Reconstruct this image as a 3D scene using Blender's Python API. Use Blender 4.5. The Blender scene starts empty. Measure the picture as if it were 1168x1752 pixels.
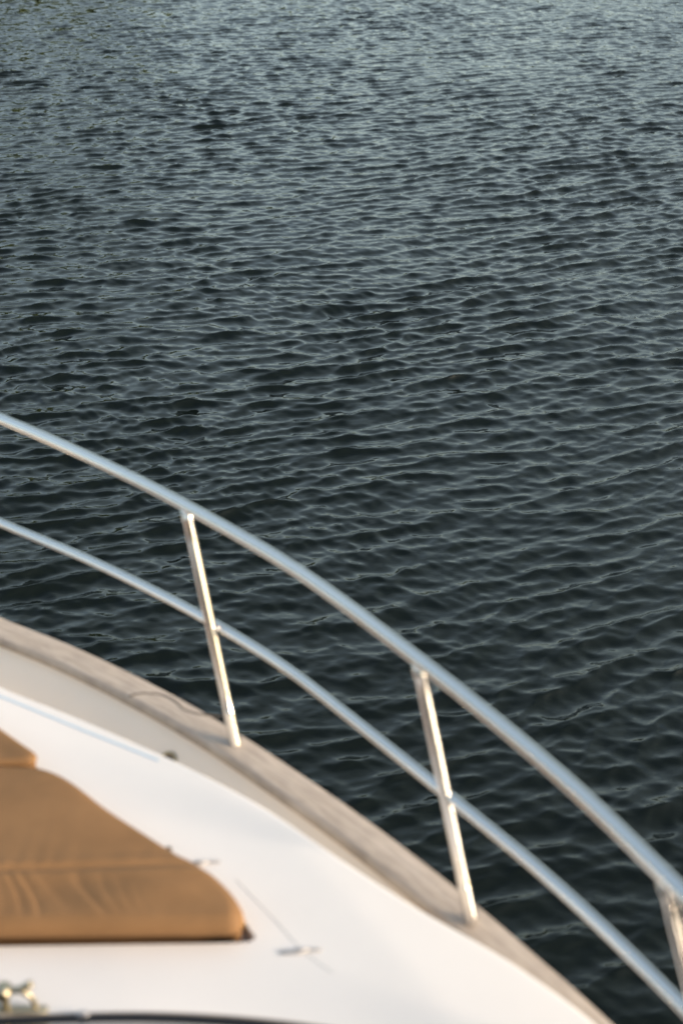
import bpy, bmesh, math, random
import numpy as np
from mathutils import Vector, Matrix
R = math.radians
S = bpy.context.scene
COL = S.collection

# ------------------------------------------------------------------ camera
cam_d = bpy.data.cameras.new('camera')
cam = bpy.data.objects.new('camera', cam_d)
COL.objects.link(cam)
cam.location = (0, 0, 3.6)
cam.rotation_euler = (R(90 - 27), 0, 0)
cam_d.sensor_fit = 'VERTICAL'
cam_d.sensor_height = 36
cam_d.sensor_width = 24
cam_d.lens = 50
cam_d.clip_start = 0.05
cam_d.clip_end = 9000
cam_d.dof.use_dof = True
cam_d.dof.focus_distance = 9.5
cam_d.dof.aperture_fstop = 2.5
S.camera = cam

# ------------------------------------------------------------------ sky and sun
SUN_DIR = Vector((0.94, -0.34, 0)).normalized()      # horizontal bearing towards the sun
SUN_EL = R(18)
W = bpy.data.worlds.new('World')
S.world = W
W.use_nodes = True
wn = W.node_tree
bg = wn.nodes['Background']
sky = wn.nodes.new('ShaderNodeTexSky')
sky.sky_type = 'NISHITA'
sky.sun_disc = False
sky.sun_elevation = SUN_EL
sky.sun_rotation = math.atan2(SUN_DIR.x, SUN_DIR.y)
sky.air_density = 1.0
sky.dust_density = 4.0
sky.ozone_density = 1.0
# thin high cloud over the clear sky, drifting in soft sheets all the way round
tc = wn.nodes.new('ShaderNodeTexCoord')
sp = wn.nodes.new('ShaderNodeSeparateXYZ'); wn.links.new(tc.outputs['Generated'], sp.inputs[0])
zz = wn.nodes.new('ShaderNodeMath'); zz.operation = 'ADD'; wn.links.new(sp.outputs[2], zz.inputs[0]); zz.inputs[1].default_value = .22
za = wn.nodes.new('ShaderNodeMath'); za.operation = 'MAXIMUM'; wn.links.new(zz.outputs[0], za.inputs[0]); za.inputs[1].default_value = .05
dv = wn.nodes.new('ShaderNodeVectorMath'); dv.operation = 'DIVIDE'
cb = wn.nodes.new('ShaderNodeCombineXYZ')
for k in range(3): wn.links.new(za.outputs[0], cb.inputs[k])
wn.links.new(tc.outputs['Generated'], dv.inputs[0]); wn.links.new(cb.outputs[0], dv.inputs[1])
cn = wn.nodes.new('ShaderNodeTexNoise'); cn.inputs['Scale'].default_value = 1.7; cn.inputs['Detail'].default_value = 6
cn.inputs['Roughness'].default_value = .55; cn.inputs['Distortion'].default_value = .5
wn.links.new(dv.outputs[0], cn.inputs['Vector'])
cr = wn.nodes.new('ShaderNodeMapRange'); wn.links.new(cn.outputs['Fac'], cr.inputs[0])
cr.inputs[1].default_value = .36; cr.inputs[2].default_value = .66; cr.inputs[3].default_value = .12; cr.inputs[4].default_value = .72
# the sheets thin out overhead, where the blue shows through
th = wn.nodes.new('ShaderNodeMapRange'); wn.links.new(sp.outputs[2], th.inputs[0])
th.inputs[1].default_value = .30; th.inputs[2].default_value = .88; th.inputs[3].default_value = 1.0; th.inputs[4].default_value = .03
cx = wn.nodes.new('ShaderNodeMath'); cx.operation = 'MULTIPLY'
wn.links.new(cr.outputs[0], cx.inputs[0]); wn.links.new(th.outputs[0], cx.inputs[1])
cm = wn.nodes.new('ShaderNodeMix'); cm.data_type = 'RGBA'; cm.clamp_factor = True
wn.links.new(cx.outputs[0], cm.inputs[0]); wn.links.new(sky.outputs[0], cm.inputs[6])
cm.inputs[7].default_value = (4.8, 5.75, 5.5, 1)
wn.links.new(cm.outputs[2], bg.inputs[0])
bg.inputs[1].default_value = 0.145
sd = bpy.data.lights.new('sun', 'SUN')
sd.energy = 2.5
sd.angle = R(13)
sd.color = (1.0, 0.82, 0.64)
sun = bpy.data.objects.new('sun', sd)
COL.objects.link(sun)
d = Vector((SUN_DIR.x * math.cos(SUN_EL), SUN_DIR.y * math.cos(SUN_EL), math.sin(SUN_EL)))
sun.rotation_euler = d.to_track_quat('Z', 'Y').to_euler()
sun.location = (8, -4, 12)
S.view_settings.view_transform = 'Standard'
S.view_settings.look = 'None'
S.view_settings.gamma = 1
S.view_settings.use_curve_mapping = False
S.view_settings.exposure = 1.0
S.render.engine = 'CYCLES'
S.cycles.max_bounces = 8
S.cycles.sample_clamp_indirect = 40

# ------------------------------------------------------------------ helpers
def mat(name, color=(.5, .5, .5), rough=.5, metal=0., spec=.5, ior=None):
    m = bpy.data.materials.new(name)
    m.use_nodes = True
    b = m.node_tree.nodes['Principled BSDF']
    b.inputs['Base Color'].default_value = (*color, 1)
    b.inputs['Roughness'].default_value = rough
    b.inputs['Metallic'].default_value = metal
    b.inputs['Specular IOR Level'].default_value = spec
    if ior: b.inputs['IOR'].default_value = ior
    return m

class NT:
    def __init__(s, m): s.t = m.node_tree; s.b = s.t.nodes['Principled BSDF']
    def n(s, kind, **kw):
        o = s.t.nodes.new('ShaderNode' + kind)
        for k, v in kw.items():
            if k.startswith('i_'):
                o.inputs[k[2:].replace('_', ' ')].default_value = v
            else: setattr(o, k, v)
        return o
    def l(s, a, b): s.t.links.new(a, b)
    def coords(s, scale=(1, 1, 1), rot=(0, 0, 0)):
        tc = s.n('TexCoord'); mp = s.n('Mapping')
        mp.inputs['Scale'].default_value = scale
        mp.inputs['Rotation'].default_value = rot
        s.l(tc.outputs['Object'], mp.inputs['Vector'])
        return mp.outputs[0]
    def noise(s, vec, scale, detail=4, rough=.5, dist=0):
        o = s.n('TexNoise')
        o.inputs['Scale'].default_value = scale
        o.inputs['Detail'].default_value = detail
        o.inputs['Roughness'].default_value = rough
        o.inputs['Distortion'].default_value = dist
        s.l(vec, o.inputs['Vector'])
        return o.outputs['Fac']
    def ramp(s, fac, stops):
        o = s.n('ValToRGB')
        e = o.color_ramp.elements
        while len(e) < len(stops): e.new(.5)
        for k, (p, c) in enumerate(stops):
            e[k].position = p
            e[k].color = (*c, 1) if len(c) == 3 else c
        s.l(fac, o.inputs[0])
        return o.outputs[0]
    def bump(s, h, strength, dist, prev=None):
        o = s.n('Bump')
        o.inputs['Strength'].default_value = strength
        o.inputs['Distance'].default_value = dist
        s.l(h, o.inputs['Height'])
        if prev is not None: s.l(prev, o.inputs['Normal'])
        return o.outputs[0]

def mesh_obj(name, verts, faces, m, parent=None, smooth=True, loc=None):
    me = bpy.data.meshes.new(name)
    me.from_pydata([tuple(v) for v in verts], [], faces)
    me.update()
    if m: me.materials.append(m)
    if smooth: me.polygons.foreach_set('use_smooth', [True] * len(me.polygons))
    o = bpy.data.objects.new(name, me)
    COL.objects.link(o)
    if parent: o.parent = parent
    return o

def tag(o, label=None, cat=None, group=None, kind=None):
    for k, v in (('label', label), ('category', cat), ('group', group), ('kind', kind)):
        if v: o[k] = v
    return o

def catmull(P, n=12, closed=False):
    P = [Vector(p) for p in P]
    N = len(P)
    out = []
    for i in range(N if closed else N - 1):
        if closed: p0, p1, p2, p3 = P[i - 1], P[i], P[(i + 1) % N], P[(i + 2) % N]
        else:
            p1, p2 = P[i], P[i + 1]
            p0 = P[i - 1] if i else p1 * 2 - p2
            p3 = P[i + 2] if i + 2 < N else p2 * 2 - p1
        # centripetal parameterisation keeps uneven spacing smooth
        t0 = 0; t1 = t0 + max((p1 - p0).length, 1e-6) ** .5
        t2 = t1 + max((p2 - p1).length, 1e-6) ** .5; t3 = t2 + max((p3 - p2).length, 1e-6) ** .5
        for k in range(n):
            t = t1 + (t2 - t1) * k / n
            A1 = p0 * ((t1 - t) / (t1 - t0)) + p1 * ((t - t0) / (t1 - t0))
            A2 = p1 * ((t2 - t) / (t2 - t1)) + p2 * ((t - t1) / (t2 - t1))
            A3 = p2 * ((t3 - t) / (t3 - t2)) + p3 * ((t - t2) / (t3 - t2))
            B1 = A1 * ((t2 - t) / (t2 - t0)) + A2 * ((t - t0) / (t2 - t0))
            B2 = A2 * ((t3 - t) / (t3 - t1)) + A3 * ((t - t1) / (t3 - t1))
            out.append(B1 * ((t2 - t) / (t2 - t1)) + B2 * ((t - t1) / (t2 - t1)))
    if not closed: out.append(P[-1])
    return out

def resample(P, n, closed=False):
    P = [Vector(p) for p in P]
    Q = P + [P[0]] if closed else P
    L = [0]
    for a, b in zip(Q, Q[1:]): L.append(L[-1] + (b - a).length)
    out = []; j = 0
    m = n if closed else n - 1
    for k in range(n):
        t = L[-1] * k / m
        while j < len(L) - 2 and L[j + 1] < t: j += 1
        f = (t - L[j]) / max(L[j + 1] - L[j], 1e-9)
        out.append(Q[j].lerp(Q[j + 1], min(f, 1)))
    return out

def smooth_line(P, it=2, closed=False):
    P = [p.copy() for p in P]
    for _ in range(it):
        Q = [p.copy() for p in P]
        rng = range(len(P)) if closed else range(1, len(P) - 1)
        for i in rng: Q[i] = P[i - 1] * .25 + P[i] * .5 + P[(i + 1) % len(P)] * .25
        P = Q
    return P

def offset2(P, dist, closed=False):
    """shift a plan curve sideways (positive = to its left)"""
    out = []
    N = len(P)
    for i, p in enumerate(P):
        a = P[i - 1] if (i or closed) else p
        b = P[(i + 1) % N] if (i < N - 1 or closed) else p
        t = Vector((b.x - a.x, b.y - a.y, 0))
        t.normalize()
        out.append(Vector((p.x - t.y * dist, p.y + t.x * dist, p.z)))
    return out

def tube_geo(path, r, n=24, caps=True, closed=False):
    """round section swept along a path (r may be a list)"""
    verts, faces = [], []
    N = len(path)
    up = Vector((0, 0, 1))
    prev = None
    for i, p in enumerate(path):
        a = path[i - 1] if (i or closed) else p
        b = path[(i + 1) % N] if (i < N - 1 or closed) else p
        t = (b - a).normalized()
        ref = prev if prev is not None else (up if abs(t.z) < .9 else Vector((1, 0, 0)))
        u = ref - t * ref.dot(t)
        u.normalize(); prev = u
        v = t.cross(u)
        rr = r[i] if isinstance(r, (list, tuple)) else r
        for k in range(n):
            w = 2 * math.pi * k / n
            verts.append(p + u * (rr * math.cos(w)) + v * (rr * math.sin(w)))
    M = N if closed else N - 1
    for i in range(M):
        j = (i + 1) % N
        for k in range(n):
            q = (k + 1) % n
            faces.append((i * n + k, i * n + q, j * n + q, j * n + k))
    if caps and not closed:
        faces.append(tuple(range(n - 1, -1, -1)))
        faces.append(tuple((N - 1) * n + k for k in range(n)))
    return verts, faces

def join_geo(*gs):
    V, Fc = [], []
    for v, f in gs:
        o = len(V)
        V += list(v)
        Fc += [tuple(i + o for i in q) for q in f]
    return V, Fc

def sweep_profile(name, path, prof, m, parent, closed=False, loop=False):
    """prof: list of (sideways, z) ; sideways positive = left of travel"""
    rows = [offset2(path, s, closed) for s, _ in prof]
    verts, faces = [], []
    n = len(path); K = len(prof)
    for i in range(n):
        for k in range(K):
            p = rows[k][i]
            verts.append((p.x, p.y, p.z + prof[k][1]))
    for i in range(n if closed else n - 1):
        j = (i + 1) % n
        for k in range(K if loop else K - 1):
            q = (k + 1) % K
            faces.append((i * K + k, i * K + q, j * K + q, j * K + k))
    return mesh_obj(name, verts, faces, m, parent)

def fix_normals(o):
    bm = bmesh.new(); bm.from_mesh(o.data)
    bmesh.ops.recalc_face_normals(bm, faces=bm.faces)
    bm.to_mesh(o.data); bm.free()
    return o

# ------------------------------------------------------------------ boat frame of reference
AX = Vector((-.2588, .9659, 0)); NX = Vector((.9659, .2588, 0)); OR = Vector((-1.843, 3.06, 0))
def bp(s, t, z=0): return OR + AX * s + NX * t + Vector((0, 0, z))
def mirror(p):
    t = (p - OR).dot(NX)
    return p - NX * (2 * t)
def v3(L, z): return [Vector((x, y, z)) for x, y in L]
ZC = 1.60      # top of the cap rail
ZD = 1.70      # coachroof top
ZS = 1.30      # side deck

cap_pts = v3([(-0.9249, 3.3057), (-0.7075, 3.1628), (-0.4657, 2.9760), (-0.2854, 2.8157), (-0.0447, 2.5671), (0.0711, 2.4384),
              (0.2351, 2.24), (0.3547, 2.0795), (0.5002, 1.8708)], ZC)
cap_star = ([bp(.69, 0, ZC), bp(.66, .22, ZC), bp(.50, .50, ZC), bp(.24, .77, ZC)] + cap_pts +
            [bp(-2.6, 2.17, ZC), bp(-3.6, 2.29, ZC), bp(-5, 2.3, ZC), bp(-7, 2.2, ZC)])
cap_line = smooth_line(resample(catmull(cap_star, 14), 420), 6)      # stem -> aft, starboard
CAPW = 0.082

coach_star = v3([(-0.8086, 2.8125), (-0.6413, 2.711), (-0.5024, 2.6200), (-0.3659, 2.5270), (-0.2484, 2.4380), (-0.1651, 2.3700),
                 (-0.0240, 2.2260), (0.0530, 2.1510), (0.1200, 2.0870), (0.1860, 2.0290), (0.2943, 1.9400), (0.37, 1.86), (0.4435, 1.7741)], ZD)
coach_star = ([bp(.0, .0, ZD), bp(-.02, .30, ZD), bp(-.12, .62, ZD)] + coach_star + [bp(-2.6, 2.02, ZD), bp(-3.6, 2.13, ZD), bp(-6.8, 2.1, ZD)])
coach_line = smooth_line(resample(catmull(coach_star, 12), 300), 6)

# ------------------------------------------------------------------ materials
def gelcoat(name, col, rough=.28):
    m = mat(name, col, rough)
    t = NT(m); c = t.coords()
    f = t.noise(c, 3.0, 5, .6)
    k = tuple(x * .965 for x in col)
    t.l(t.ramp(f, [(.35, k), (.65, col)]), t.b.inputs['Base Color'])
    f2 = t.noise(c, 60, 3, .5)
    r = t.n('MapRange'); t.l(f2, r.inputs[0])
    r.inputs[3].default_value = rough - .06; r.inputs[4].default_value = rough + .1
    t.l(r.outputs[0], t.b.inputs['Roughness'])
    t.l(t.bump(t.noise(c, 900, 2), .08, .0005), t.b.inputs['Normal'])
    return m
M_deck = gelcoat('white_deck_paint', (.805, .765, .725), .42)
M_cream = gelcoat('cream_gelcoat', (.88, .795, .695), .35)
M_hull = gelcoat('hull_white', (.80, .79, .77), .2)

def steel():
    m = mat('polished_steel', (.74, .71, .675), .07, 1.0)
    t = NT(m); c = t.coords()
    f = t.noise(c, 40, 4, .6)
    r = t.n('MapRange'); t.l(f, r.inputs[0])
    r.inputs[3].default_value = .045; r.inputs[4].default_value = .12
    t.l(r.outputs[0], t.b.inputs['Roughness'])
    return m
M_steel = steel()

def teak():
    m = mat('weathered_teak', (.42, .37, .32), .75)
    t = NT(m)
    # the cap rail carries a plank coordinate (along, across) in its UV map so the grain follows the curve
    uv = t.n('UVMap', uv_map='grain')
    mp = t.n('Mapping'); t.l(uv.outputs[0], mp.inputs[0]); mp.inputs['Scale'].default_value = (6, 110, 1)
    g = t.noise(mp.outputs[0], 1.0, 6, .65, .6)
    mp2 = t.n('Mapping'); t.l(uv.outputs[0], mp2.inputs[0]); mp2.inputs['Scale'].default_value = (16, 80, 1)
    p = t.noise(mp2.outputs[0], 1.0, 5, .6)
    c1 = t.ramp(g, [(.25, (.33, .275, .23)), (.5, (.43, .37, .315)), (.75, (.53, .465, .41))])
    c2 = t.ramp(p, [(.32, (.79, .77, .76)), (.6, (1.05, 1.03, 1.0))])
    mx = t.n('Mix', data_type='RGBA', blend_type='MULTIPLY'); mx.inputs[0].default_value = 1
    t.l(c1, mx.inputs[6]); t.l(c2, mx.inputs[7])
    t.l(mx.outputs[2], t.b.inputs['Base Color'])
    t.l(t.bump(g, .5, .002), t.b.inputs['Normal'])
    return m
M_teak = teak()
M_seam = mat('dark_caulk', (.09, .075, .06), .7)
M_grey = mat('grey_sealant', (.64, .62, .59), .6)
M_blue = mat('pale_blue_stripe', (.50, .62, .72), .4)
M_rubber = mat('black_rubber', (.015, .016, .02), .45)
M_dark = mat('opening_shade', (.10, .075, .05), .8)  # shade of the fairlead opening, put into the colour

def canvas(name, col):
    m = mat(name, col, .72, spec=.22)
    t = NT(m); c = t.coords()
    f = t.noise(c, 7, 5, .6)
    k0 = tuple(x * .84 for x in col); k1 = tuple(min(1, x * 1.10) for x in col)
    t.l(t.ramp(f, [(.3, k0), (.7, k1)]), t.b.inputs['Base Color'])
    w = t.noise(c, 700, 2)
    b = t.bump(w, .25, .0008)
    t.l(t.bump(t.noise(t.coords((1, 1, 1)), 28, 4, .6), .25, .004, b), t.b.inputs['Normal'])
    return m
M_tan = canvas('tan_canvas', (.250, .136, .060))
M_pipe = canvas('tan_piping', (.42, .24, .09))
M_brass = mat('worn_brass_chrome', (.50, .44, .31), .38, 1.0)
M_glass = mat('tinted_windscreen', (.02, .022, .02), .08, spec=.6)

# ------------------------------------------------------------------ water
rng = np.random.default_rng(11)
def wave_field(X, Y, cell):
    n = 240
    lam = np.exp(rng.uniform(np.log(.032), np.log(1.3), n))
    lam.sort()
    k = 2 * np.pi / lam
    base = R(-74)                      # travel direction of the breeze ripples
    spread = np.where(lam < .10, R(32), R(21))
    th = base + rng.normal(0, 1, n) * spread
    ph = rng.uniform(0, 2 * np.pi, n)
    # slope carried by every component, peaked for wavelets a hand to a forearm long
    sl = .162 * np.exp(-(np.log(lam / .150) ** 2) / (2 * .72 ** 2)) / math.sqrt(n / 14)
    sl *= rng.uniform(.6, 1.4, n)
    A = sl / k
    lost = np.zeros_like(X)
    Z = np.zeros_like(X); DX = np.zeros_like(X); DY = np.zeros_like(X)
    # gusts: patches where the short ripples are stronger or weaker
    g = (np.sin(X * .55 + 1.3 * np.sin(Y * .31 + .4)) * np.sin(Y * .47 + 1.7 * np.sin(X * .23 + 2.)) +
         .6 * np.sin(X * 1.3 + Y * .7 + 2.1 * np.sin(Y * .6)))
    gust = 1 + .17 * g
    # slowly bending crests
    BX = X + .10 * np.sin(Y * 1.1 + .5) + .05 * np.sin(X * 2.3 + Y * 1.9)
    BY = Y + .12 * np.sin(X * .9 + 1.) + .05 * np.sin(X * 2.1 - Y * 1.3 + 2.)
    for i in range(n):
        cx, cy = math.cos(th[i]), math.sin(th[i])
        fil = np.clip((lam[i] / cell - 2.) / 2., 0, 1)
        a = A[i] * fil * (gust if lam[i] < .6 else 1)
        lost += (1 - fil ** 2) * sl[i] ** 2 * .5
        p = k[i] * (BX * cx + BY * cy) + ph[i]
        sn = np.sin(p); co = np.cos(p)
        Z += a * co
        q = 1.15 if lam[i] > .12 else .6
        DX -= q * a * cx * sn
        DY -= q * a * cy * sn
    return Z, DX, DY, np.sqrt(lost)

def build_water():
    H = 3.6
    r = np.concatenate([[.02, .6, 1.2], np.linspace(1.8, 3.1, 40, endpoint=False), np.geomspace(3.1, 36, 1180)])
    r = np.concatenate([r, np.geomspace(r[-1] * 1.05, 6000, 60)])
    az = np.concatenate([np.linspace(-180, -20, 110, endpoint=False), np.linspace(-20, 20, 760, endpoint=False),
                         np.linspace(20, 180, 200, endpoint=False)])
    az = np.radians(az)
    RR, AZ = np.meshgrid(r, az, indexing='ij')
    X = RR * np.sin(AZ); Y = RR * np.cos(AZ)
    dr = np.gradient(r)[:, None] * np.ones_like(AZ)
    da = np.gradient(az)[None, :] * RR
    cell = np.maximum(np.abs(dr) * .8, np.abs(da))
    Z, DX, DY, lost = wave_field(X, Y, cell)
    fade = np.clip((RR - .5) / 1.5, 0, 1)
    V = np.stack([X + DX * fade, Y + DY * fade, Z * fade], -1).reshape(-1, 3).astype(np.float32)
    nr, na = X.shape
    i = np.arange(nr - 1)[:, None]; j = np.arange(na)[None, :]
    j2 = (j + 1) % na
    F = np.stack([i * na + j + 0 * j2, i * na + j2, (i + 1) * na + j2, (i + 1) * na + j], -1).reshape(-1, 4)
    F = F[:, ::-1]
    me = bpy.data.meshes.new('water')
    me.vertices.add(len(V)); me.vertices.foreach_set('co', V.ravel())
    me.loops.add(F.size); me.loops.foreach_set('vertex_index', F.ravel().astype(np.int32))
    me.polygons.add(len(F))
    me.polygons.foreach_set('loop_start', np.arange(0, F.size, 4, dtype=np.int32))
    me.polygons.foreach_set('loop_total', np.full(len(F), 4, dtype=np.int32))
    me.polygons.foreach_set('use_smooth', np.ones(len(F), dtype=bool))
    me.update(); me.validate()
    if me.polygons[len(F) // 2].normal.z < 0: me.flip_normals()
    at = me.attributes.new('ripple', 'FLOAT', 'POINT')
    at.data.foreach_set('value', lost.reshape(-1).astype(np.float32))
    m = mat('dark_lake_water', (.0034, .0054, .0030), .03, spec=.5, ior=1.333)
    t = NT(m); c = t.coords((1, 1, 1), (0, 0, R(22)))
    c2 = t.coords((1.0, 2.6, 1), (0, 0, R(-20)))
    b = t.bump(t.noise(c2, 13, 3, .55, .2), .16, .005)
    b = t.bump(t.noise(c2, 30, 2, .5), .14, .0025, b)
    # ripples finer than the mesh far off: tilt the normal by as much slope as the mesh leaves out
    vn = t.n('TexNoise'); vn.inputs['Scale'].default_value = 9; vn.inputs['Detail'].default_value = 3; vn.inputs['Roughness'].default_value = .6
    t.l(t.coords((.8, 1.15, 1), (0, 0, R(-18))), vn.inputs['Vector'])
    sb = t.n('VectorMath', operation='SUBTRACT'); t.l(vn.outputs['Color'], sb.inputs[0]); sb.inputs[1].default_value = (.5, .5, .5)
    ml = t.n('VectorMath', operation='MULTIPLY'); t.l(sb.outputs[0], ml.inputs[0]); ml.inputs[1].default_value = (1, 1.3, 0)
    att = t.n('Attribute'); att.attribute_name = 'ripple'
    gn = t.n('Math', operation='MULTIPLY'); t.l(att.outputs['Fac'], gn.inputs[0]); gn.inputs[1].default_value = 3.2
    sc_ = t.n('VectorMath', operation='SCALE'); t.l(ml.outputs[0], sc_.inputs[0]); t.l(gn.outputs[0], sc_.inputs['Scale'])
    ad = t.n('VectorMath', operation='ADD'); t.l(b, ad.inputs[0]); t.l(sc_.outputs[0], ad.inputs[1])
    nm = t.n('VectorMath', operation='NORMALIZE'); t.l(ad.outputs[0], nm.inputs[0])
    t.l(nm.outputs[0], t.b.inputs['Normal'])
    me.materials.append(m)
    o = bpy.data.objects.new('water', me); COL.objects.link(o)
    tag(o, 'dark rippled lake water with small wind waves', kind='structure')
build_water()

# far wooded shore: its dark line is what the steepest ripples mirror
def shore_d(a):
    k = min(max((math.degrees(a) + 14) / 22, 0), 1)
    k = k * k * (3 - 2 * k)
    return 72 + 120 * k
def build_shore():
    rnd = random.Random(4)
    V, Fc = [], []
    n = 90
    for i in range(n + 1):
        a = R(-85 + 160 * i / n)
        d0 = shore_d(a) + 4 * math.sin(i * .37) + 2 * math.sin(i * 1.1)
        for d_, z in ((0, -.6), (3, .5), (14, 1.6), (120, 5)):
            V.append(((d0 + d_) * math.sin(a), (d0 + d_) * math.cos(a), z))
    for i in range(n):
        for k in range(3): Fc.append((i * 4 + k, i * 4 + k + 1, i * 4 + k + 5, i * 4 + k + 4))
    m = mat('shore_grass', (.05, .07, .02), .9)
    o = mesh_obj('shore', V, Fc, m); tag(o, 'low grassy far shore beyond the water', kind='structure')
    fix_normals(o)
    V, Fc = [], []
    for i in range(420):
        a = R(-84 + 158 * rnd.random())
        dd = shore_d(a) + 16 + 40 * rnd.random() ** 1.5
        u = (a + R(84)) / R(158)
        hh = (9 + 6 * math.sin(i * 12.9) ** 2) * (1.25 - .55 * u)
        cx, cy = dd * math.sin(a), dd * math.cos(a)
        w = hh * rnd.uniform(.28, .42)
        for q in range(70):
            th = rnd.uniform(0, 6.283); cz = rnd.uniform(-1, 1)
            rad = rnd.uniform(.75, 1.05)
            s_ = math.sqrt(1 - cz * cz)
            p = Vector((cx + w * rad * s_ * math.cos(th), cy + w * rad * s_ * math.sin(th), 1 + hh * .55 + hh * .45 * cz * rad))
            e = w * rnd.uniform(.22, .42)
            n0 = Vector((rnd.gauss(0, 1), rnd.gauss(0, 1), rnd.gauss(0, 1))).normalized()
            u0 = n0.orthogonal().normalized(); v0 = n0.cross(u0)
            b = len(V)
            for k in range(5):
                w_ = k * 6.283 / 5
                V.append(p + u0 * (e * math.cos(w_) * rnd.uniform(.6, 1.2)) + v0 * (e * math.sin(w_) * rnd.uniform(.6, 1.2)))
            Fc.append(tuple(range(b, b + 5)))
    m = mat('far_leaves', (.05, .075, .02), .8)
    o = mesh_obj('far_wood', V, Fc, m, smooth=False)
    tag(o, 'far wood of dark green trees along the opposite shore', 'wood', kind='stuff')
build_shore()

# ------------------------------------------------------------------ the yacht
yacht = bpy.data.objects.new('motor_yacht', None)
COL.objects.link(yacht)
yacht.location = (0, 0, 0)
tag(yacht, 'white motor yacht foredeck with weathered teak cap rail and polished steel guard rail', 'yacht')

full = lambda line: [mirror(p) for p in reversed(line[1:])] + list(line)

# hull: closed shell hanging under the cap rail
hl = full(cap_line)
rows = []
for (inset, z) in ((.010, ZC - .028), (.012, ZC - .10), (.05, 1.25), (.14, .7), (.30, .12), (.42, -.5)):
    rows.append([Vector((p.x, p.y, z)) for p in offset2(hl, -inset)])
V = [p for r_ in rows for p in r_]
n = len(hl)
Fc = [(k * n + i, (k + 1) * n + i, (k + 1) * n + i + 1, k * n + i + 1) for k in range(len(rows) - 1) for i in range(n - 1)]
Fc += [(k * n, k * n + n - 1, (k + 1) * n + n - 1, (k + 1) * n) for k in range(len(rows) - 1)]
hull = mesh_obj('hull', V, Fc, M_hull, yacht)

# bulwark: inner face below the cap rail, down to the side deck
sweep_profile('bulwark', hl, [(-(CAPW - .022), -.024), (-(CAPW - .020), -.032), (-(CAPW - .008), -.05), (-(CAPW + .085), -.14), (-(CAPW + .115), -.19), (-(CAPW + .135), -.225), (-(CAPW + .15), ZS - ZC)], M_cream, yacht)
# side deck
sdl = offset2(hl, -(CAPW + .028))
bm = bmesh.new()
vs = [bm.verts.new((p.x, p.y, ZS)) for p in sdl]
f = bm.faces.new(vs)
bmesh.ops.triangulate(bm, faces=[f])
me = bpy.data.meshes.new('side_deck'); bm.to_mesh(me); bm.free(); me.materials.append(M_deck)
sdk = bpy.data.objects.new('side_deck', me); COL.objects.link(sdk); sdk.parent = yacht

# teak cap rail with a rounded section; UV = (distance along, distance across)
def cap_plank(line, parent):
    prof = []
    w, h, r = CAPW, .026, .009
    for k in range(6):
        a = math.pi / 2 * k / 5
        prof.append((-r + r * math.sin(a) if False else -(r - r * math.cos(a)), -(r - r * math.sin(a))))
    prof = [(0, -h), (0, -r)] + [(-(r - r * math.cos(a)), -(r - r * math.sin(a))) for a in [math.pi / 2 * k / 5 for k in range(1, 6)]]
    prof += [(-w * .35, .0012), (-w * .65, .0012)]
    r2 = .013
    prof += [(-(w - r2 + r2 * math.sin(a)), -(r2 - r2 * math.cos(a))) for a in [math.pi / 2 * k / 6 for k in range(0, 7)]]
    prof += [(-w, -h), (-w + .02, -h - .001)]
    o = sweep_profile('cap_rail', line, prof, M_teak, parent)
    me = o.data
    uv = me.uv_layers.new(name='grain')
    K = len(prof); L = [0]
    for a, b in zip(line, line[1:]): L.append(L[-1] + (b - a).length)
    for lp in me.loops:
        i, k = divmod(lp.vertex_index, K)
        uv.data[lp.index].uv = (L[i], prof[k][0])
    return o
cap = cap_plank(hl, yacht)

def ribbon(name, line, w, h, m, parent):
    prof = [(-w / 2, -.001), (-w / 2, h * .6), (-w * .2, h), (w * .2, h), (w / 2, h * .6), (w / 2, -.001)]
    return sweep_profile(name, line, prof, m, parent)
# scarf joint where two lengths of teak meet (an S over the rail)
sc = v3([(-0.5235, 2.9160), (-0.5190, 2.9245), (-0.5080, 2.9305), (-0.4907, 2.9336), (-0.4600, 2.9320), (-0.4314, 2.9209), (-0.4160, 2.9080), (-0.404, 2.8932), (-0.378, 2.861),
         (-0.3454, 2.8464), (-0.3139, 2.8415), (-.290, 2.836)], ZC + .0012)
ribbon('scarf_joint', resample(catmull(sc, 8), 90), .0055, .0009, M_seam, cap)

# coachroof: flat top with a sunken well for the sun pads, rounded shoulder, side down to the deck
well = v3([(-1.22, 1.960), (-0.90, 1.964), (-0.62, 1.9685), (-0.40, 1.9732), (-0.190, 1.978), (-0.166, 1.9805), (-0.157, 1.985), (-.1600, 1.995), (-0.173, 2.015), (-0.190, 2.055), (-0.216, 2.100), (-0.262, 2.148),
           (-0.3232, 2.190), (-0.3995, 2.256), (-0.4918, 2.336), (-0.575, 2.43), (-0.650, 2.495), (-0.75, 2.59), (-.86, 2.675), (-1.0, 2.70), (-1.22, 2.70)], ZD)
WELLD = .045
coach = offset2(full(coach_line), .010)
SH = .016
bm = bmesh.new()
inner = [bm.verts.new(p) for p in offset2(coach, -SH)]
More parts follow.
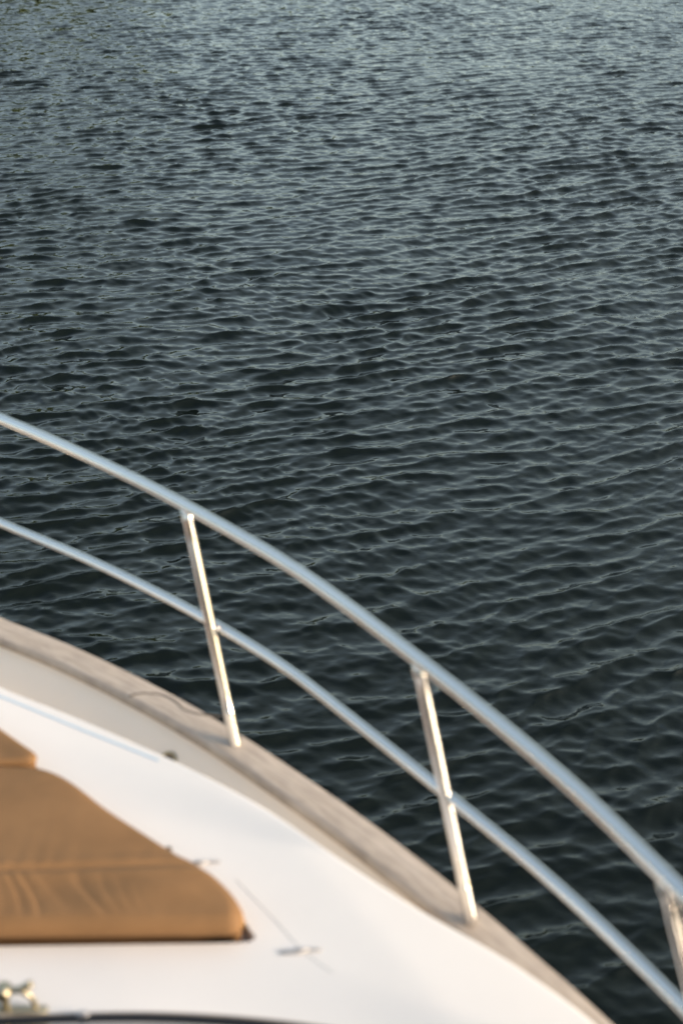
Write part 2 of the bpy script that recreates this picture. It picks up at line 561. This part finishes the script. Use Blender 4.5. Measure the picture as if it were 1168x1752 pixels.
# close aft
ed = [bm.edges.new((inner[i], inner[(i + 1) % len(inner)])) for i in range(len(inner))]
wl = [bm.verts.new(p) for p in resample(catmull(well, 6, True), 160, True)]
ed2 = [bm.edges.new((wl[i], wl[(i + 1) % len(wl)])) for i in range(len(wl))]
bmesh.ops.triangle_fill(bm, use_beauty=True, use_dissolve=False, edges=ed + ed2, normal=(0, 0, 1))
top_faces = list(bm.faces)
for f in top_faces:
    if f.normal.z < 0: f.normal_flip()
rings = [inner]
for k in range(1, 8):
    a = math.pi / 2 * k / 7
    rings.append([bm.verts.new((p.x, p.y, ZD - SH + SH * math.cos(a))) for p in offset2(coach, -SH + SH * math.sin(a))])
rings.append([bm.verts.new((p.x, p.y, ZS - .01)) for p in offset2(coach, .012)])
n = len(inner)
for A, B in zip(rings, rings[1:]):
    for i in range(n):
        j = (i + 1) % n
        f = bm.faces.new((A[i], A[j], B[j], B[i])); f.smooth = True
# well walls and floor
wr = [wl, [bm.verts.new((v.co.x, v.co.y, ZD - WELLD)) for v in wl]]
for i in range(len(wl)):
    j = (i + 1) % len(wl)
    bm.faces.new((wr[0][i], wr[1][i], wr[1][j], wr[0][j]))
fl = bm.faces.new(wr[1])
bmesh.ops.triangulate(bm, faces=[fl])
me = bpy.data.meshes.new('coachroof'); bm.to_mesh(me); bm.free(); me.materials.append(M_deck)
coachroof = bpy.data.objects.new('coachroof', me); COL.objects.link(coachroof); coachroof.parent = yacht

# small details on the coachroof
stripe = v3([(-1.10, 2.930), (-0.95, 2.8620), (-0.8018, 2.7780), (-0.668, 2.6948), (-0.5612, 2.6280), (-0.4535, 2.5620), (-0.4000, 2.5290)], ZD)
ribbon('pale_blue_ribbon', resample(catmull(stripe, 8), 60), .0068, .0010, M_blue, coachroof)  # thin pale blue ribbon along the coachroof edge
seam = v3([(-.205, 2.148), (-0.1734, 2.1040), (-.12, 2.03), (-0.0739, 1.9620), (-.042, 1.928), (-0.0147, 1.9022)], ZD)
ribbon('lid_seam', resample(catmull(seam, 8), 50), .0030, .0008, M_grey, coachroof)
def bar_geo(x0, x1, y, z, w, h, skew=0):
    r_ = min(w, h) * .35
    V, Fc = [], []
    sec = [(-w / 2, 0), (-w / 2, h - r_), (-w / 2 + r_, h), (w / 2 - r_, h), (w / 2, h - r_), (w / 2, 0)]
    for (x, sc_) in ((x0, .4), (x0 + .004, 1), (x1 - .004, 1), (x1, .4)):
        for a, b in sec: V.append((x, y + a * sc_ + skew * (x - x0), z + b * sc_))
    K = len(sec)
    for i in range(3):
        for k in range(K): Fc.append((i * K + k, i * K + (k + 1) % K, (i + 1) * K + (k + 1) % K, (i + 1) * K + k))
    Fc.append(tuple(range(K))); Fc.append(tuple(3 * K + k for k in reversed(range(K))))
    return V, Fc
def hinge(x, y):
    g = join_geo(bar_geo(x - .040, x + .004, y - .0030, ZD + .0005, .008, .004, .03), bar_geo(x - .006, x + .038, y + .0030, ZD + .0005, .007, .0035, .03),
                 tube_geo([Vector((x - .012, y, ZD + .004)), Vector((x + .014, y + .001, ZD + .004))], .0034, 10))
    o = mesh_obj('hinge', g[0], g[1], M_hinge, coachroof); fix_normals(o); return o
M_hinge = mat('dull_grey_steel', (.42, .41, .41), .45, .5)
hinge(-.0740, 1.9545)
hinge(-.2770, 2.1935)

# fairlead ring set into the sloping inner face of the bulwark
def fairlead():
    off = CAPW + .0303; zc = ZC - .088
    ln = offset2(cap_line, -off)
    tgt = Vector((FAIR_X, FAIR_Y))
    j = min(range(len(ln)), key=lambda q: (ln[q].xy - tgt).length)
    c = Vector((ln[j].x, ln[j].y, zc))
    t = (ln[j + 3] - ln[j - 3]); t.z = 0; t.normalize()
    out = Vector((t.y, -t.x, 0))
    if out.y > 0: out = -out
    sl = Vector((out.x * .093, out.y * .093, -.09)).normalized()      # down the slope
    nn = t.cross(sl); nn = nn if nn.z > 0 else -nn
    ring = [c + nn * .002 + t * (.021 * math.cos(a)) + sl * (.017 * math.sin(a)) for a in [2 * math.pi * k / 40 for k in range(40)]]
    g = tube_geo(ring, .0042, 10, closed=True)
    o = mesh_obj('fairlead', g[0], g[1], M_brass, yacht); fix_normals(o)
    r0 = [c + nn * .0015 + t * (.020 * math.cos(a)) + sl * (.016 * math.sin(a)) for a in [2 * math.pi * k / 30 for k in range(30)]]
    V = r0 + [c + nn * .004 + (v - c) * .0 for v in r0[:1]]
    Fc = [(k, (k + 1) % 30, 30) for k in range(30)]
    V[30] = c + nn * .0006
    h = mesh_obj('fairlead_shade_disc', V, Fc, M_dark, o); fix_normals(h)  # closed disc coloured dark in place of the shade inside the ring
FAIR_X, FAIR_Y = -.392, 2.80
fairlead()

# guard rail
top_pts = v3([(-0.8794, 3.3762), (-0.5821, 3.1077), (-0.3808, 2.9056), (-0.1023, 2.5897), (0.1244, 2.2664), (0.2648, 2.0480), (0.3833, 1.8452), (0.4819, 1.6494)], 2.15)
top_star = [bp(.80, 0, 2.17), bp(.76, .26, 2.168), bp(.58, .55, 2.163), bp(.32, .81, 2.157)] + top_pts + v3([(.66, 1.27), (.84, .86), (1.16, .14), (1.42, -1.0), (1.55, -2.4)], 2.15)
mid_pts = v3([(-0.9009, 3.3338), (-0.639, 3.1331), (-0.4632, 2.9826), (-0.3312, 2.8597), (-0.2068, 2.7323), (-0.1077, 2.6188), (0.0195, 2.4482), (0.1741, 2.2350), (0.2397, 2.1437),
              (0.3299, 2.0164), (0.4118, 1.8898), (0.4843, 1.7659), (0.5447, 1.6554)], 1.87)
mid_star = [bp(.745, 0, 1.88), bp(.71, .24, 1.88), bp(.54, .52, 1.878), bp(.28, .79, 1.873)] + mid_pts + v3([(.73, 1.27), (.88, .90), (1.20, .14), (1.45, -1.0), (1.57, -2.4)], 1.87)
top_line = smooth_line(resample(catmull(top_star, 60), 1500), 40)
mid_line = smooth_line(resample(catmull(mid_star, 60), 1500), 40)
g = tube_geo(full(top_line)[::3], .0136, 32)
guard = mesh_obj('guard_rail', g[0], g[1], M_steel, yacht); fix_normals(guard)
g = tube_geo(full(mid_line)[::3], .0112, 28)
midr = mesh_obj('mid_rail', g[0], g[1], M_steel, guard); fix_normals(midr)

def nearest(line, p): return min(line, key=lambda q: (q.xy - Vector(p)).length)
def stanchion(base, top):
    b = Vector((*base, ZC)); tp = nearest(top_line, top).copy()
    ax = (tp - b)
    L = ax.length; u = ax / L
    path, rad = [], []
    def add(s, r_): path.append(b + u * s); rad.append(r_)
    rr = .0122
    add(-.012, rr + .0012); add(.001, rr + .0012)
    add(.080, rr + .0012); add(.084, rr + .0010); add(.086, rr)
    for k in range(1, 10): add(.086 + (L - .13) * k / 10, rr)
    add(L - .036, rr); add(L - .034, rr + .0010); add(L - .030, rr + .0012); add(L - .004, rr + .0012)
    g1 = tube_geo(path, rad, 32)
    # weld bead where the middle rail meets it
    m_ = b + u * (L * .27 / .55)
    bead = tube_geo([b + u * (L - .0185), b + u * (L - .0165), b + u * (L - .0145), b + u * (L - .0125)], [rr + .0010, rr + .0022, rr + .0022, rr + .0010], 32)
    gg = join_geo(g1, bead)
    o = mesh_obj('stanchion', gg[0], gg[1], M_steel, guard); fix_normals(o)
    return o
stanchion((-.2475, 2.7230), (-0.3535, 2.8765))
stanchion((.2575, 2.1344), (0.1373, 2.2362))
stanchion((.6400, 1.6100), (0.4758, 1.6494))
stanchion((-1.155, 3.400), (-1.27, 3.54))
stanchion((1.000, .790), (.86, .83))

# windscreen at the foot of the picture: black gasket, dark glass rising aft, white brow above
ws = v3([(-1.75, 1.52), (-1.40, 1.66), (-1.05, 1.750), (-0.80, 1.785), (-0.5925, 1.8005), (-0.4412, 1.8077), (-0.3397, 1.8091), (-0.2375, 1.8045), (-0.1356, 1.7946), (-0.0242, 1.7768), (.09, 1.748),
         (.22, 1.690), (.36, 1.60), (.52, 1.45), (.66, 1.24)], ZD)
ws_line = [p - Vector((0, .014, 0)) for p in resample(catmull(ws, 8), 120)]
def windscreen():
    rows = []
    for (sx, sy, z) in ((1, .006, ZD + .010), (.985, .05, ZD + .045), (.90, .30, ZD + .25), (.79, .62, ZD + .52), (.73, .80, ZD + .66)):
        rows.append([Vector((-.75 + (p.x + .75) * sx, p.y - sy, z)) for p in ws_line])
    n = len(ws_line)
    V = [p for r_ in rows for p in r_]
    Fc = [(k * n + i, k * n + i + 1, (k + 1) * n + i + 1, (k + 1) * n + i) for k in range(4) for i in range(n - 1)]
    o = mesh_obj('windscreen', V, Fc, M_glass, yacht); fix_normals(o)
    sol = o.modifiers.new('thickness', 'SOLIDIFY'); sol.thickness = .006
    g = tube_geo([p + Vector((0, 0, .004)) for p in offset2(ws_line, .001)], .0062, 12)
    k_ = mesh_obj('gasket', g[0], g[1], M_rubber, o); fix_normals(k_)
    rb = ribbon('tan_ribbon', offset2(ws_line, .011), .008, .004, M_strip, o)  # thin tan ribbon just ahead of the gasket
    # brow and cabin roof behind the glass
    top = rows[-1]
    V = []; Fc = []
    prof = [(1, 0, -.02), (1.03, .03, .0), (1.03, .03, .035), (1, 0, .05), (.8, -.3, .07)]
    rr_ = [[Vector((-.75 + (q.x + .75) * sx, q.y + sy, q.z + z)) for q in top] for sx, sy, z in prof]
    V = [p for r_ in rr_ for p in r_]
    Fc = [(k * n + i, k * n + i + 1, (k + 1) * n + i + 1, (k + 1) * n + i) for k in range(len(prof) - 1) for i in range(n - 1)]
    b_ = len(V); a0 = rr_[-1][0]; a1 = rr_[-1][-1]
    V += [Vector((a1.x + .3, -3.4, a1.z)), Vector((a0.x - .9, -3.4, a0.z))]
    Fc.append(tuple([(len(prof) - 1) * n + i for i in range(n)] + [b_, b_ + 1]))
    br = mesh_obj('cabin_roof', V, Fc, M_deck, yacht, smooth=False); fix_normals(br)
M_strip = mat('tan_strip', (.30, .24, .18), .5)
windscreen()

# folding cleat in front of the windscreen: two arched feet, a round hub and a short arm
def cleat():
    C = lambda x, y, z: Vector((x, y - .004, ZD + z * .60))
    base = bar_geo(-.690, -.510, 1.815, ZD, .018, .004)
    arch_r = resample(catmull([C(-.585, 1.822, .050), C(-.575, 1.822, .066), C(-.556, 1.822, .070), C(-.542, 1.822, .056), C(-.5345, 1.822, .030), C(-.532, 1.822, .002)], 6), 26)
    arch_l = [Vector((-1.170 - p.x, p.y, p.z)) for p in arch_r]
    post = [C(-.585, 1.822, .0), C(-.584, 1.822, .03), C(-.585, 1.822, .060)]
    arm = resample(catmull([C(-.586, 1.823, .070), C(-.565, 1.825, .072), C(-.548, 1.828, .078), C(-.536, 1.830, .086)], 6), 14)
    hub = [C(-.585, 1.806, .068), C(-.585, 1.810, .068), C(-.585, 1.834, .068), C(-.585, 1.838, .068)]
    g = join_geo(base, tube_geo(arch_r, .0050, 14), tube_geo(arch_l, .0050, 14), tube_geo(post, [.009, .006, .007], 14),
                 tube_geo(arm, [.0065 + .0012 * math.sin(k / 13 * 9) for k in range(14)], 14), tube_geo(hub, [.008, .0135, .0135, .008], 20))
    o = mesh_obj('cleat', g[0], g[1], M_brass, yacht); fix_normals(o)
cleat()

# ------------------------------------------------------------------ sun cushions
def inside_dist(P, poly):
    """distance of points P (n,2) to the closed outline"""
    A = poly; B = np.roll(poly, -1, 0)
    out = np.full(len(P), 9.)
    for a, b in zip(A, B):
        ab = b - a
        t = np.clip(((P - a) @ ab) / (ab @ ab), 0, 1)
        out = np.minimum(out, np.linalg.norm(P - (a + t[:, None] * ab), axis=1))
    return out

GROW = .010
def cushion(name, outline, centre, z0, z1, rad, folds, label, smooth=4, crown=.012, nr=110, na=520):
    pts = smooth_line(resample(catmull([Vector((x, y, 0)) for x, y in outline], 8, True), na, True), smooth, True)
    pts = offset2(pts, GROW if (Vector((centre[0], centre[1], 0)) - pts[0]).dot(offset2(pts, 1, True)[0] - pts[0]) < 0 else -GROW, True)
    B = np.array([(p.x, p.y) for p in pts])
    c = np.array(centre)
    V = []; Fc = []
    # side: from base up to the top rim, bulging slightly
    rv = min(rad, (z1 - ZD) * .58)
    side = [(-.048, z0), (-.038, ZD - .012), (-.024, ZD), (-.011, ZD + (z1 - rv - ZD) * .4), (-.002, ZD + (z1 - rv - ZD) * .75), (0, z1 - rv)]
    nrm = np.array([(p.x, p.y) for p in offset2(pts, -1, True)]) - B
    if ((B - c) * nrm).sum() < 0: nrm = -nrm
    for off, z in side:
        # the aft edge is tucked under; the outboard gusset stands nearly upright
        tuck = np.where(off < 0, .10 + .90 * np.clip(-nrm[:, 1] * 1.6 - .2, 0, 1), 1)[:, None]
        W_ = B + nrm * (off * tuck - .002)
        V += [(x, y, z) for x, y in W_]
    # top
    ts = 1 - (np.linspace(0, 1, nr) ** 1.35) * .995
    for t in ts:
        Pn = c + (B - nrm * .002 - c) * t
        d_ = inside_dist(Pn, B)
        q = np.clip(d_ / rad, 0, 1)
        z = z1 - rv + rv * np.sqrt(np.clip(1 - (1 - q) ** 2, 0, 1)) + crown * (1 - np.exp(-(np.maximum(d_ - .0, 0) / .09) ** 1.3))
        z = z + folds(Pn[:, 0], Pn[:, 1], d_)
        V += [(x, y, zz) for (x, y), zz in zip(Pn, z)]
    rows_ = len(side) + nr
    for k in range(rows_ - 1):
        for i in range(na):
            j = (i + 1) % na
            Fc.append((k * na + i, k * na + j, (k + 1) * na + j, (k + 1) * na + i))
    Fc.append(tuple((rows_ - 1) * na + i for i in range(na)))
    o = mesh_obj(name, V, Fc, M_tan); fix_normals(o)
    tag(o, label, 'cushion')
    return o, pts, B, nrm

def folds_big(x, y, d_):
    z = 0 * x
    # stitched seam across the pad
    ys = 2.104 + (x + .62) * .07
    z -= .0032 * np.exp(-((y - ys) / .0060) ** 2) * np.clip((-.27 - x) / .10, 0, 1)
    z += .002 * np.exp(-((y - ys - .02) / .014) ** 2) + .002 * np.exp(-((y - ys + .02) / .014) ** 2)
    # slanting gathers aft of the seam
    w = np.clip((ys - y) / .02, 0, 1) * np.clip((y - 1.980) / .025, 0, 1)
    u = (x + (y - 2.10) * .55)
    env = np.clip((-.38 - u) / .12, 0, 1)
    ph = 2 * np.pi * (u / .041 + .45 * np.sin(u * 29) + .22 * np.sin(y * 33 + u * 20))
    z += w * env * .0014 * (.8 + .35 * np.sin(u * 53 + 2)) * (np.cos(ph) - .3 * np.cos(2 * ph + 1)) * (.7 + .3 * np.sin(u * 57))
    w2 = np.clip((y - ys) / .015, 0, 1) * np.exp(-np.clip(y - ys, 0, 1) / .05)
    ph = 2 * np.pi * (x / .047 + .3 * np.sin(x * 23 + 1))
    z += w2 * .0006 * np.cos(ph) * np.clip((-.30 - x) / .1, 0, 1)
    z += .0025 * np.sin(x * 19 + 2 * np.sin(y * 11)) * np.sin(y * 17 + 1) * np.clip(d_ / .05, 0, 1)
    return z

big, bpts, bB, bn = cushion('sun_cushion',
    [(-1.19, 1.966), (-.95, 1.969), (-0.70, 1.974), (-0.40, 1.979), (-0.225, 1.981), (-0.199, 1.9825), (-.1920, 1.989), (-0.1920, 2.008), (-0.1975, 2.030), (-0.2110, 2.0570), (-0.2360, 2.0910), (-0.2740, 2.1290),
     (-0.3230, 2.1660), (-0.3970, 2.2300), (-0.4870, 2.3100), (-0.560, 2.385), (-0.600, 2.418), (-0.640, 2.438), (-.69, 2.444), (-.95, 2.444), (-1.19, 2.440)],
    (-.66, 2.17), ZD - WELLD + .001, ZD + .054, .028, folds_big, 'large tan sun cushion with stitched seam and gathers, nearest the windscreen')
def folds_small(x, y, d_):
    return .002 * np.sin(x * 60 + 3 * np.sin(y * 20)) * np.clip(d_ / .03, 0, 1) * np.exp(-np.clip(y - 2.48, 0, 1) / .08)
small, spts, sB, sn = cushion('sun_cushion',
    [(-1.19, 2.454), (-.95, 2.454), (-.74, 2.455), (-.675, 2.457), (-.6600, 2.462), (-.664, 2.474), (-.70, 2.509), (-.7491, 2.556), (-.83, 2.63), (-.90, 2.668), (-1.0, 2.68), (-1.19, 2.68)],
    (-.92, 2.555), ZD - WELLD + .001, ZD + .062, .014, folds_small, 'smaller tan sun cushion with square corner, ahead of the large one', smooth=2, crown=.004, nr=60, na=400)
def piping(pts, off, z, r_, parent, c, ycut):
    START = min(range(len(pts)), key=lambda i: (pts[i] - Vector((-1.18, c[1] - .2, 0))).length)
    P = []
    for p, q in zip(pts, offset2(pts, -1, True)):
        nn = (q - p)
        if nn.dot(p - Vector((*c, 0))) < 0: nn = -nn
        P.append(Vector((p.x, p.y, z)) + nn * off)
    # welt along the outer and forward edges only
    keep = [i for i, p in enumerate(P) if p.y > ycut and p.x > -1.15]
    keep.sort(key=lambda i: (i - START) % len(P))
    g = tube_geo(resample([P[i] for i in keep], 260), r_, 8)
    o = mesh_obj('piping', g[0], g[1], M_pipe, parent); fix_normals(o)
piping(bpts, -.002, ZD + .026, .0042, big, (-.66, 2.17), 1.990)
piping(spts, -.002, ZD + .052, .0036, small, (-.92, 2.555), 2.456)

# press stud on the outboard edge of the large cushion, and the little clip on the windscreen gasket
def lathe(c, prof, n=16):
    V = []; Fc = []
    for r_, z in prof:
        for k in range(n): V.append((c[0] + r_ * math.cos(6.2832 * k / n), c[1] + r_ * math.sin(6.2832 * k / n), c[2] + z))
    for i in range(len(prof) - 1):
        for k in range(n): Fc.append((i * n + k, i * n + (k + 1) % n, (i + 1) * n + (k + 1) % n, (i + 1) * n + k))
    Fc.append(tuple((len(prof) - 1) * n + k for k in range(n)))
    return V, Fc
p = min(bpts, key=lambda q: (q - Vector((-.352, 2.190, 0))).length)
g = lathe((p.x + .004, p.y + .004, ZD + .030), [(.0062, -.004), (.0068, 0), (.0055, .004), (.002, .0058)])
o = mesh_obj('press_stud', g[0], g[1], M_seam, big); fix_normals(o)
p = min(ws_line, key=lambda q: abs(q.x + .443))
V, Fc = bar_geo(p.x - .012, p.x + .012, p.y + .004, ZD + .006, .012, .008)
o = mesh_obj('gasket_clip', V, Fc, M_hinge, [q for q in yacht.children if q.name.startswith('windscreen')][0]); fix_normals(o)
